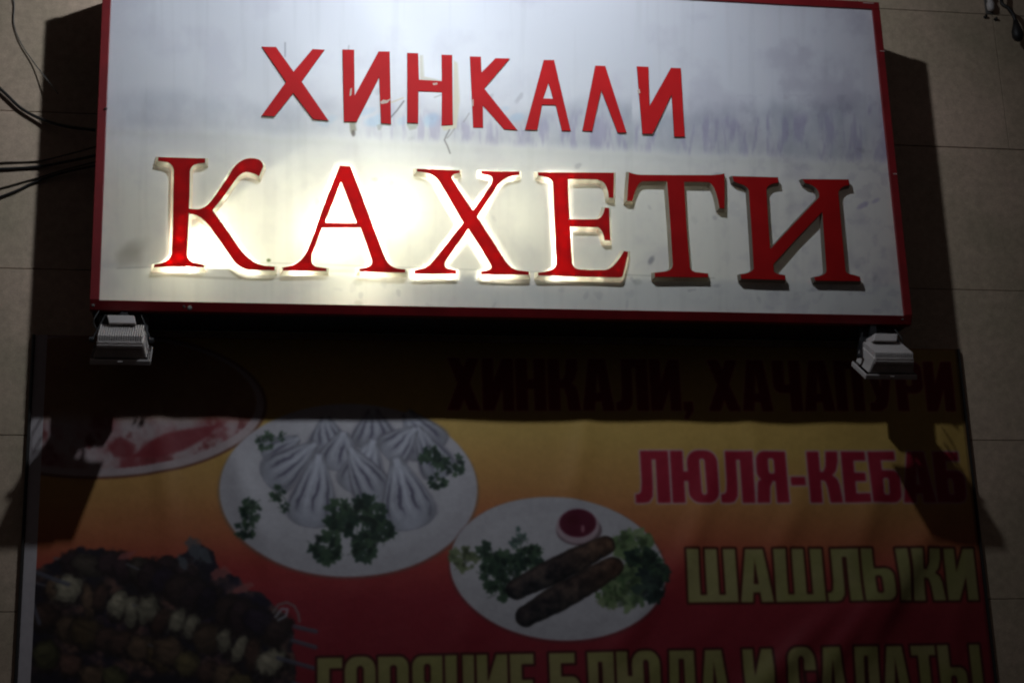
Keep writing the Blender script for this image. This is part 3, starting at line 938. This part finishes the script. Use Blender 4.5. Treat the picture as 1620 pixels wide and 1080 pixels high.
KZ, AZ, EZ, IZ = (200, 230, 4.908), (430, 230, 3.767), (840, 260, 5.0625), (1140, 260, 5.142)
BIG = [
 ('К', KZ, [[(248, 92), (612, 103), (612, 135), (575, 140), (497, 148, 493, 205), (490, 400), (485, 492), (560, 497), (625, 485, 680, 405), (780, 260), (825, 185), (880, 105, 960, 100), (1060, 98, 1062, 165), (1030, 240), (985, 208, 925, 208), (885, 215, 845, 270), (760, 390), (668, 505), (720, 575), (880, 800), (960, 915, 1070, 935), (1150, 942), (1150, 970), (960, 965), (880, 958, 830, 890), (740, 760), (640, 620), (565, 530, 485, 530), (480, 640), (470, 850), (475, 905, 545, 916), (600, 928), (600, 945), (400, 940), (215, 945), (218, 925), (335, 912, 352, 840), (360, 640), (368, 200), (365, 150, 320, 132), (245, 120)]]),
 ('А', AZ, [[(405, 122), (467, 125), (530, 285), (600, 475), (670, 660), (695, 722, 745, 733), (795, 740), (795, 757), (660, 755), (522, 750), (522, 735), (555, 730), (605, 718, 598, 685), (565, 585), (530, 490), (300, 490), (265, 580), (238, 660), (226, 718, 272, 725), (325, 733), (325, 748), (200, 747), (67, 745), (67, 728), (95, 722), (155, 712, 190, 665), (215, 625, 240, 560), (325, 320)],
            [(410, 218), (365, 335), (318, 455), (325, 462, 332, 462), (420, 464), (500, 465), (508, 464, 505, 455), (460, 335), (418, 222)]]),
 ('Х', AZ, [[(865, 140), (990, 145), (1120, 150), (1120, 165), (1100, 168), (1063, 175, 1075, 203), (1130, 290), (1200, 390), (1255, 310), (1310, 230), (1327, 190, 1300, 180), (1248, 170), (1248, 152), (1360, 155), (1475, 157), (1475, 175), (1430, 183), (1375, 195, 1345, 240), (1285, 330), (1222, 425), (1300, 545), (1380, 670), (1415, 735, 1470, 745), (1530, 753), (1530, 770), (1390, 769), (1248, 768), (1248, 752), (1282, 746), (1322, 738, 1303, 705), (1240, 600), (1172, 495), (1100, 595), (1035, 690), (1020, 727, 1052, 735), (1098, 745), (1098, 765), (970, 765), (850, 765), (850, 745), (885, 738), (930, 727, 965, 685), (1050, 580), (1143, 460), (1070, 335), (1000, 215), (968, 172, 920, 163), (865, 155)]]),
 ('Е', EZ, [[(55, 65), (350, 66), (665, 68), (660, 268), (625, 265), (612, 135, 535, 122), (430, 119), (295, 119), (300, 280), (308, 440), (420, 441), (530, 440), (578, 430, 592, 348), (625, 350), (630, 480), (635, 608), (590, 608), (575, 518, 535, 503), (430, 499), (312, 499), (320, 650), (330, 795), (345, 838, 395, 842), (490, 846), (600, 846), (665, 835, 745, 695), (778, 700), (758, 800), (735, 890), (728, 908, 690, 906), (400, 898), (58, 888), (58, 868), (195, 858, 206, 800), (190, 470), (176, 145), (163, 100, 58, 90)]]),
 ('Т', EZ, [[(785, 65), (830, 84, 880, 86), (1160, 88), (1440, 88), (1500, 86, 1548, 75), (1550, 220), (1548, 355), (1510, 350), (1480, 165, 1425, 143), (1330, 140), (1225, 140), (1245, 480), (1272, 820), (1280, 858, 1325, 865), (1418, 875), (1418, 905), (1200, 903), (992, 900), (992, 868), (1070, 860), (1136, 852, 1136, 800), (1115, 460), (1090, 135), (990, 135), (895, 136), (845, 142, 812, 295), (770, 292), (777, 180)]]),
 ('И', IZ, [[(97, 98), (280, 103), (465, 108), (472, 150), (380, 155, 372, 205), (385, 450), (403, 690), (600, 480), (800, 270), (803, 245), (788, 170, 685, 152), (668, 122), (860, 124), (1040, 125), (1047, 170), (965, 175, 957, 235), (985, 550), (1015, 865), (1025, 893, 1090, 903), (1132, 915), (1138, 950), (960, 948), (770, 945), (763, 918), (868, 905, 862, 855), (845, 620), (828, 385), (620, 600), (428, 812), (432, 865), (440, 892, 490, 897), (524, 903), (526, 940), (350, 935), (168, 930), (163, 895), (262, 885, 270, 845), (252, 530), (230, 215), (218, 170, 135, 152), (108, 138)]]),
]
FY, BYL = -0.017, 0.005
# strings of small LED modules inside the letters, strong in the middle of the word, dead at its end
def led_power(u, v):
    g = lambda cu, cv_, su, sv: math.exp(-((u - cu) / su) ** 2 - ((v - cv_) / sv) ** 2)
    return 0.10 * g(540, 340, 120, 120) + 0.10 * g(730, 345, 100, 120) + 0.09 * g(300, 412, 75, 42) + 0.05 * g(390, 400, 50, 40) + 0.07 * g(868, 370, 32, 120) + 0.006 * g(330, 300, 120, 90) + .008 * g(950, 400, 60, 100)
led_rng = random.Random(3)
def inside(p, rings):
    c_ = False
    for R_ in rings:
        for i in range(len(R_)):
            (x1, y1), (x2, y2) = R_[i - 1], R_[i]
            if (y1 > p[1]) != (y2 > p[1]) and p[0] < (x2 - x1) * (p[1] - y1) / (y2 - y1) + x1:
                c_ = not c_
    return c_
def edge_dist(p, rings):
    best = 9
    for R_ in rings:
        for i in range(len(R_)):
            a_, b_ = Vector(R_[i - 1]), Vector(R_[i])
            e_ = b_ - a_
            t_ = max(0, min(1, (Vector(p) - a_).dot(e_) / max(e_.length_squared, 1e-9)))
            best = min(best, (Vector(p) - a_ - e_ * t_).length)
    return best
def add_leds(rings, parent):
    x0, x1 = min(p[0] for p in rings[0]), max(p[0] for p in rings[0])
    z0, z1 = min(p[1] for p in rings[0]), max(p[1] for p in rings[0])
    cand = []
    for _ in range(900):
        p = (led_rng.uniform(x0, x1), led_rng.uniform(z0, z1))
        if inside(p, rings):
            cand.append((edge_dist(p, rings), p))
    cand.sort(reverse=True)
    got = []
    for dd, p in cand:
        if dd > .0045 and all(math.dist(p, q) > .036 for q in got):
            got.append(p)
    for p in got:
        u, v = uv_of(np.array(p[0]), FY, np.array(p[1]))
        e = led_power(float(u), float(v))
        if e > .0012:
            l = bpy.data.lights.new('led_module', 'POINT')
            l.energy = e * 2.2
            l.color = (1.0, 0.98, 0.80)
            l.shadow_soft_size = .004
            o = bpy.data.objects.new('led_module', l)
            o.location = (p[0], -.007, p[1])
            link(o, parent)


for k, (ch, (ox, oy, s), conts) in enumerate(BIG):
    outl = [path(c_, ox, oy, s) for c_ in conts]
    rings = ringset(outl, FY - .0015)
    bm = bmesh.new()
    for R_ in rings:
        a_, b_, c_ = offset(R_, -.002), offset(R_, 0.0022), offset(R_, (.0105, .0105, .0105, .0105, .0080, .0058)[k])
        loft(bm, [[(x, FY, z) for x, z in a_], [(x, FY, z) for x, z in b_], [(x, BYL, z) for x, z in c_]], False, False)
    bmesh.ops.recalc_face_normals(bm, faces=bm.faces[:])
    lt = obj('letter', bm, M[('acrylic', 'acrylic', 'acrylic', 'acrylic', 'acrylic_dim', 'acrylic_unlit')[k]], sign)
    lt['label'] = ['large red serif letter К with glowing lower half', 'brightest red serif letter А in a white glow', 'large glowing red serif letter Х', 'large red serif letter Е glowing on its left side', 'large dim red serif letter Т', 'large unlit dark red serif letter И'][k]
    obj('red_face', slab(rings, FY - .0028, FY - .0008), M['red_film'], lt)
    add_leds(rings, sign)

H1, H2 = (400, 60, 4.5), (730, 70, 4.263)
SMALL = [
 ('Х', H1, [[(62, 63), (165, 65), (290, 240), (425, 80), (512, 85), (348, 312), (540, 590), (430, 580), (288, 395), (155, 560), (60, 555), (235, 315)]]),
 ('И', H1, [[(638, 83), (722, 85), (725, 410), (895, 97), (975, 97), (985, 615), (912, 608), (900, 280), (740, 598), (648, 598)]]),
 ('Н', H1, [[(1098, 107), (1178, 110), (1183, 298), (1345, 308), (1343, 120), (1420, 122), (1425, 622), (1343, 625), (1345, 390), (1180, 380), (1178, 608), (1098, 605)]]),
 ('К', H2, [[(57, 83), (132, 85), (136, 190), (230, 95), (328, 97), (155, 300), (378, 580), (288, 575), (145, 415), (147, 565), (78, 565)]]),
 ('А', H2, [[(555, 107), (625, 107), (738, 585), (678, 585), (635, 412), (545, 410), (512, 580), (428, 578)], [(587, 262), (552, 366), (618, 368)]]),
 ('Л', H2, [[(903, 145), (970, 147), (1115, 597), (1053, 597), (943, 310), (882, 588), (815, 585)]]),
 ('И', H2, [[(1183, 150), (1262, 153), (1268, 418), (1412, 160), (1480, 162), (1507, 625), (1435, 625), (1418, 340), (1290, 605), (1220, 605)]]),
]
for k, (ch, (ox, oy, s), conts) in enumerate(SMALL):
    outl = [path(c_, ox, oy, s) for c_ in conts]
    rings = ringset(outl, 0.003)
    lt = obj('letter', slab(rings, 0.0035, 0.0078), M['edge_dark'], sign)
    lt['label'] = 'flat red letter ' + ch + ' of the upper word, ' + ['leftmost', 'second, with a scratch at its foot', 'between peeled strips', 'fourth', 'fifth', 'sixth, narrow pointed', 'last'][k]
    obj('red_face', slab([[(x, z) for x, z in offset(R_, -0.0006)] for R_ in rings], 0.0022, 0.0034), M['red_plate'], lt)

# chips and scratches in the small letters' paint
for (pts) in ([(601, 162), (606, 158), (612, 159), (620, 155), (613, 163), (604, 165)], [(554, 141), (557, 139), (556, 150), (553, 153)], [(1008, 143), (1012, 141), (1013, 147), (1010, 149)],
              [(684, 132), (692, 131), (692, 134), (686, 135)], [(747, 158), (749, 157), (749, 168), (747, 168)]):
    P = ringset([pts], .002)
    obj('paint_chip', slab(P, .0018, .0023), M['chip'], sign)

# bolts, corner screw, frame joints and scratches
def bolt(u, v, r, mt):
    x, z = at(u, v, -.003)
    bm = bmesh.new()
    tube(bm, [(x, .002, z), (x, -.004, z), (x, -.008, z)], [r, r, r * .6], 10)
    obj('bolt', bm, M[mt], sign)
bolt(300, 487, .009, 'bolt')
bolt(291, 485, .005, 'rust')
bolt(147, 483, .006, 'bolt')
bolt(167, 172, .005, 'rust')
bolt(1428, 505, .004, 'bolt')
for (u, v, w_, h_) in ((1396, 81, .020, .003), (1416, 275, .016, .0035), (1374, 5, .045, .004)):
    x, z = at(u, v, -.002)
    bm = bmesh.new()
    box(bm, x - w_ / 2, x + w_ / 2, -.0022, .001, z - h_ / 2, z + h_ / 2)
    obj('joint_scratch', bm, M['scratch'], sign)

# the sign's own lamps: tubes' light behind the face, LED modules in the letters
def lamp(name, kind, x, y, z, energy, col, size=.01, aim=None, cone=None, blend=.5):
    l = bpy.data.lights.new(name, kind)
    l.energy = energy
    l.color = col
    l.shadow_soft_size = size
    o = bpy.data.objects.new(name, l)
    o.location = (x, y, z)
    if aim:
        o.rotation_euler = (Vector(aim) - Vector((x, y, z))).to_track_quat('-Z', 'Y').to_euler()
        l.spot_size = math.radians(cone)
        l.spot_blend = blend
    link(o, sign)
WARM = (1.0, 0.97, 0.72)
def P3(u, v, y):
    x, z = at(u, v, y)
    return x, y, z
lamp('inner_lamp', 'SPOT', *P3(225, 425, .11), 105, WARM, .02, P3(600, 345, .008), 56, .2)
lamp('inner_lamp', 'POINT', *P3(520, 378, .09), 5.5, WARM, .04)
lamp('inner_lamp', 'POINT', *P3(615, 345, .10), 5.5, WARM, .04)
lamp('inner_lamp', 'POINT', *P3(800, 360, .15), 2.0, WARM, .04)
lamp('inner_lamp', 'POINT', *P3(560, 462, .18), 8, WARM, .04)  # this and the next added under the baffle to lift the lower strip
lamp('inner_lamp', 'POINT', *P3(300, 458, .17), 2.4, WARM, .04)
for (u, v, e) in ((268, 405, .30), (350, 395, .35), (390, 425, .2), (325, 345, .10), (270, 300, .02),
                  (545, 300, .25), (505, 390, .30), (580, 370, .35), (480, 420, .18), (610, 415, .25),
                  (700, 300, .25), (745, 345, .35), (790, 400, .28), (700, 410, .2), (780, 290, .15),
                  (875, 300, .16), (885, 370, .22), (900, 425, .12), (935, 430, .03), (1070, 330, .006)):
    None and lamp('letter_led', 'POINT', *P3(u, v, -.018), e, WARM, .006)

# ================================================================ SMALL FLOODLIGHTS HANGING UNDER THE SIGN
def floodlight(xc, label, mirror, drop=0.0):
    t = thing('hanging_floodlight', label, 'floodlight', (xc, -.038, Z0 - .174 - drop), 'small floodlights hanging under the sign')
    e = Vector((0, .82, .57)).normalized()
    bk = Vector((0, -.57, .82)).normalized()
    ux = Vector((1, 0, 0))
    def ring(w, h, k, off=0.0):
        c_ = bk * k + e * off
        return [c_ + ux * (sx * w / 2) + e * (sy * h / 2) for sx, sy in ((-1, -1), (1, -1), (1, 1), (-1, 1))]
    bm = bmesh.new()
    loft(bm, [ring(.150, .150, .072), ring(.166, .134, .025), ring(.176, .128, .010)])
    bmesh.ops.recalc_face_normals(bm, faces=bm.faces[:])
    bmesh.ops.bevel(bm, geom=bm.edges[:], offset=.003, segments=2, affect='EDGES')
    hs = obj('housing', bm, M['lamp_grey'], t)
    bm = bmesh.new()
    loft(bm, [ring(.194, .140, .0095), ring(.198, .144, .004), ring(.198, .144, -.010), ring(.178, .124, -.010), ring(.174, .120, -.004)], False, False)
    bmesh.ops.recalc_face_normals(bm, faces=bm.faces[:])
    obj('rim', bm, M['lamp_grey'], t)
    bm = bmesh.new()
    loft(bm, [ring(.176, .122, -.004), ring(.176, .122, -.0055)])
    obj('glass', bm, M['glass'], t)
    # cooling fins along the back and a dark groove with a lip below them
    for i in range(19):
        x = -.070 + i * .140 / 18
        bm = bmesh.new()
        vs = []
        for sx in (-.0020, .0020):
            vs.append([bm.verts.new(ux * (x + sx) + bk * kk + e * ee) for kk, ee in ((.072, -.070), (.090, -.064), (.090, .055), (.072, .065))])
        bm.faces.new(vs[0]); bm.faces.new(list(reversed(vs[1])))
        for q in range(4):
            bm.faces.new((vs[0][q], vs[1][q], vs[1][(q + 1) % 4], vs[0][(q + 1) % 4]))
        bmesh.ops.recalc_face_normals(bm, faces=bm.faces[:])
        obj('cooling_fin', bm, M['lamp_grey'], hs)
    bm = bmesh.new()
    c_ = bk * .056 + e * -.0735
    loft(bm, [[c_ + ux * (sx * .074) + bk * (sk_ * .005) + e * (.0045 * se) for sk_, se in ((-1, -1), (1, -1), (1, 1), (-1, 1))] for sx in (-1, 1)])
    bmesh.ops.recalc_face_normals(bm, faces=bm.faces[:])
    obj('lip', bm, M['lamp_grey'], hs)
    bm = bmesh.new()
    c_ = bk * .002 + e * -.074
    tube(bm, [c_ - ux * .008, c_ + ux * .008], .005, 8)
    obj('latch', bm, M['lamp_grey'], t)
    bm = bmesh.new()
    box(bm, *((-.085, .080) if mirror < 0 else (-.045, .090)), .090, .132, .046, .173 + drop, .003)
    obj('shadow_filler', bm, M['lamp_dark'], t)  # box added to fill the gap between the sign's and lamp's cast shadows
    # yoke: two side straps up to a wedge-shaped mounting box under the sign
    for sx in (-1, 1):
        bm = bmesh.new()
        a_ = ux * (sx * .096) + bk * .05 + e * .012
        b_ = ux * (sx * .060) + Vector((0, .03, .150))
        d_ = (b_ - a_).normalized()
        loft(bm, [[q + Vector((hx, hy, 0)) for hx, hy in ((-.0015, -.007), (.0015, -.007), (.0015, .007), (-.0015, .007))] for q in (a_, a_ + d_ * .03, b_)])
        bmesh.ops.recalc_face_normals(bm, faces=bm.faces[:])
        obj('yoke_strap', bm, M['lamp_dark'], t)
        bm = bmesh.new()
        tube(bm, [a_ - ux * (.006 * sx), a_ + ux * (.010 * sx)], .009, 10)
        obj('knob', bm, M['lamp_dark'], t)
    bm = bmesh.new()
    s_ = mirror
    loft(bm, [[Vector((-.045 + sh, -.04, z)), Vector((.045 + sh, -.04, z)), Vector((.045 + sh, .05, z + .004)), Vector((-.045 + sh, .05, z + .004))] for z, sh in ((.100, -.002 * s_), (.124, .004 * s_), (.128, .006 * s_))])
    bmesh.ops.recalc_face_normals(bm, faces=bm.faces[:])
    bmesh.ops.bevel(bm, geom=bm.edges[:], offset=.002, segments=1, affect='EDGES')
    obj('mounting_box', bm, M['lamp_grey'], t)
    bm = bmesh.new()
    box(bm, -.012, .012, .06, .10, .12, .174 + drop)
    box(bm, -.012, .012, -.02, .0605, .127, .140)
    obj('bracket', bm, M['lamp_dark'], t)
    bm = bmesh.new()
    tube(bm, spline([(.05 * s_, .03, .118), (.085 * s_, .03, .10), (.10 * s_, .04, .13), (.085 * s_, .06, .174)]), .0022, 6)
    obj('lead', bm, M['black'], t)
    return t
floodlight(0.116, 'small grey unlit floodlight hanging under the left corner of the sign', -1)
floodlight(2.850, 'small grey unlit floodlight hanging under the right corner of the sign', 1, .018)

# ================================================================ CABLES
def cable(name, label, pts, r, mt, group=None):
    P = [(at(u, v, y)[0], y, at(u, v, y)[1] + Z0) for u, v, y in pts]
    bm = bmesh.new()
    tube(bm, spline(P, 7), r, 7)
    return tag(obj(name, bm, M[mt], smooth=True), label, 'cable', group)
gC = 'cables left of the sign'  # some of the four lower strands stand in for cable shadows
cable('thin_cable', 'thin grey wire curving down over the dark shadow at upper left', [(-10, -60, .29), (12, -30, .29), (22, 4, .294), (22, 38, .294), (34, 70, .293), (58, 105, .285), (92, 149, .24)], .0022, 'cable_grey', gC)
cable('thick_cable', 'thick black cable sagging from the left edge into the shadow, above the others', [(-60, 86, .286), (-20, 122, .286), (8, 148, .286), (34, 172, .286), (66, 189, .28), (104, 200, .25), (150, 206, .22)], .0062, 'black', gC)
cable('slim_cable', 'slim brown cable running level to the sign, upper of the level pair', [(-60, 262, .294), (0, 257.5, .294), (60, 255, .294), (105, 245, .27), (152, 232, .24)], .0030, 'cable_brown', gC)
cable('level_strand', 'brown black strand running level to the sign, lower of the level pair', [(-60, 270, .291), (0, 267.5, .291), (58, 264, .291), (105, 256, .27), (152, 246, .24)], .0052, 'black', gC)
cable('rising_cable', 'slim brown cable rising to the right, just under the level pair', [(-60, 312, .294), (0, 298, .294), (58, 282, .294), (105, 268, .27), (152, 256, .24)], .0032, 'cable_brown', gC)
cable('lowest_strand', 'brown black strand rising to the right, lowest at the left edge', [(-60, 336, .291), (0, 312, .291), (28, 301, .291), (58, 287, .291), (105, 272, .27), (152, 262, .24)], .0046, 'black', gC)

# ================================================================ WALL FITTINGS, UPPER RIGHT
x, z = at(1567, 8, D - .02)
ins = thing('wall_insulator', 'small grey knobbed insulator on a wall plate at upper right', 'insulator', (x, D, z + Z0))
bm = bmesh.new()
tube(bm, [(0, -.02, .09), (0, -.02, .05), (0, -.02, .035), (0, -.02, .02), (0, -.02, .004), (0, -.02, -.022), (0, -.02, -.03)], [.012, .012, .017, .011, .017, .015, .006], 12)
obj('knob', bm, M['lamp_grey'], ins, smooth=True)
bm = bmesh.new()
box(bm, -.018, .018, -.005, -.0015, -.035, .11, .001)
obj('wall_plate', bm, M['cable_grey'], ins)
for dx, dz in ((-.022, -.050), (.024, -.058)):
    bm = bmesh.new()
    tube(bm, [(dx, -.001, dz), (dx, -.012, dz), (dx * 1.1, -.014, dz - .004)], [.008, .007, .003], 8)
    obj('anchor_bolt', bm, M['black'], ins)
x, z = at(1609, 52, D - .06)
pend = thing('hanging_plug', 'dark rubber connector hanging on a bent black cable, top right corner', 'connector', (x, D - .06, z + Z0))
bm = bmesh.new()
tube(bm, [(0, 0, .055), (0, 0, .03), (0, 0, .01), (.002, 0, -.015), (.003, 0, -.032), (.003, 0, -.04)], [.010, .016, .022, .024, .017, .006], 14)
obj('connector_body', bm, M['black'], pend, smooth=True)
bm = bmesh.new()
tube(bm, spline([(0, 0, .05), (-.006, 0, .08), (-.022, .0, .11), (-.046, .01, .14), (-.03, .02, .20), (0, .03, .35)]), .0085, 8)
obj('lead', bm, M['black'], pend, smooth=True)

# ================================================================ THE WORKING FLOODLIGHT ON ITS ARM (above the picture)
arm = thing('arm_floodlight', 'lit floodlight on a long steel arm above the sign top', 'floodlight', (1.26, 0, H + Z0))
bm = bmesh.new()
tube(bm, [(0, .15, 0), (0, .15, .6), (0, .05, .86), (0, -1.50, .86), (0, -1.68, .80)], .016, 10)
obj('arm', bm, M['lamp_dark'], arm)
dv = (LAMP_AIM - LAMP).normalized()
loc = LAMP - Vector((1.26, 0, H + Z0)) - dv * .035
q = dv.to_track_quat('-Z', 'Y')
bm = bmesh.new()
rings = [[q @ Vector((sx * w_, sy * h_, zz)) + loc for sx, sy in ((-1, -1), (1, -1), (1, 1), (-1, 1))] for w_, h_, zz in ((.06, .05, .08), (.10, .08, .02), (.11, .09, .0))]
loft(bm, rings)
bmesh.ops.recalc_face_normals(bm, faces=bm.faces[:])
obj('housing', bm, M['lamp_grey'], arm)
em, nt, p = new_mat('lit_lamp_glass')
p.inputs['Emission Color'].default_value = (.84, .92, 1, 1)
p.inputs['Emission Strength'].default_value = 6
bm = bmesh.new()
loft(bm, [[q @ Vector((sx * .095, sy * .075, zz)) + loc for sx, sy in ((-1, -1), (1, -1), (1, 1), (-1, 1))] for zz in (-.001, -.004)])
bmesh.ops.recalc_face_normals(bm, faces=bm.faces[:])
obj('lamp_glass', bm, em, arm)
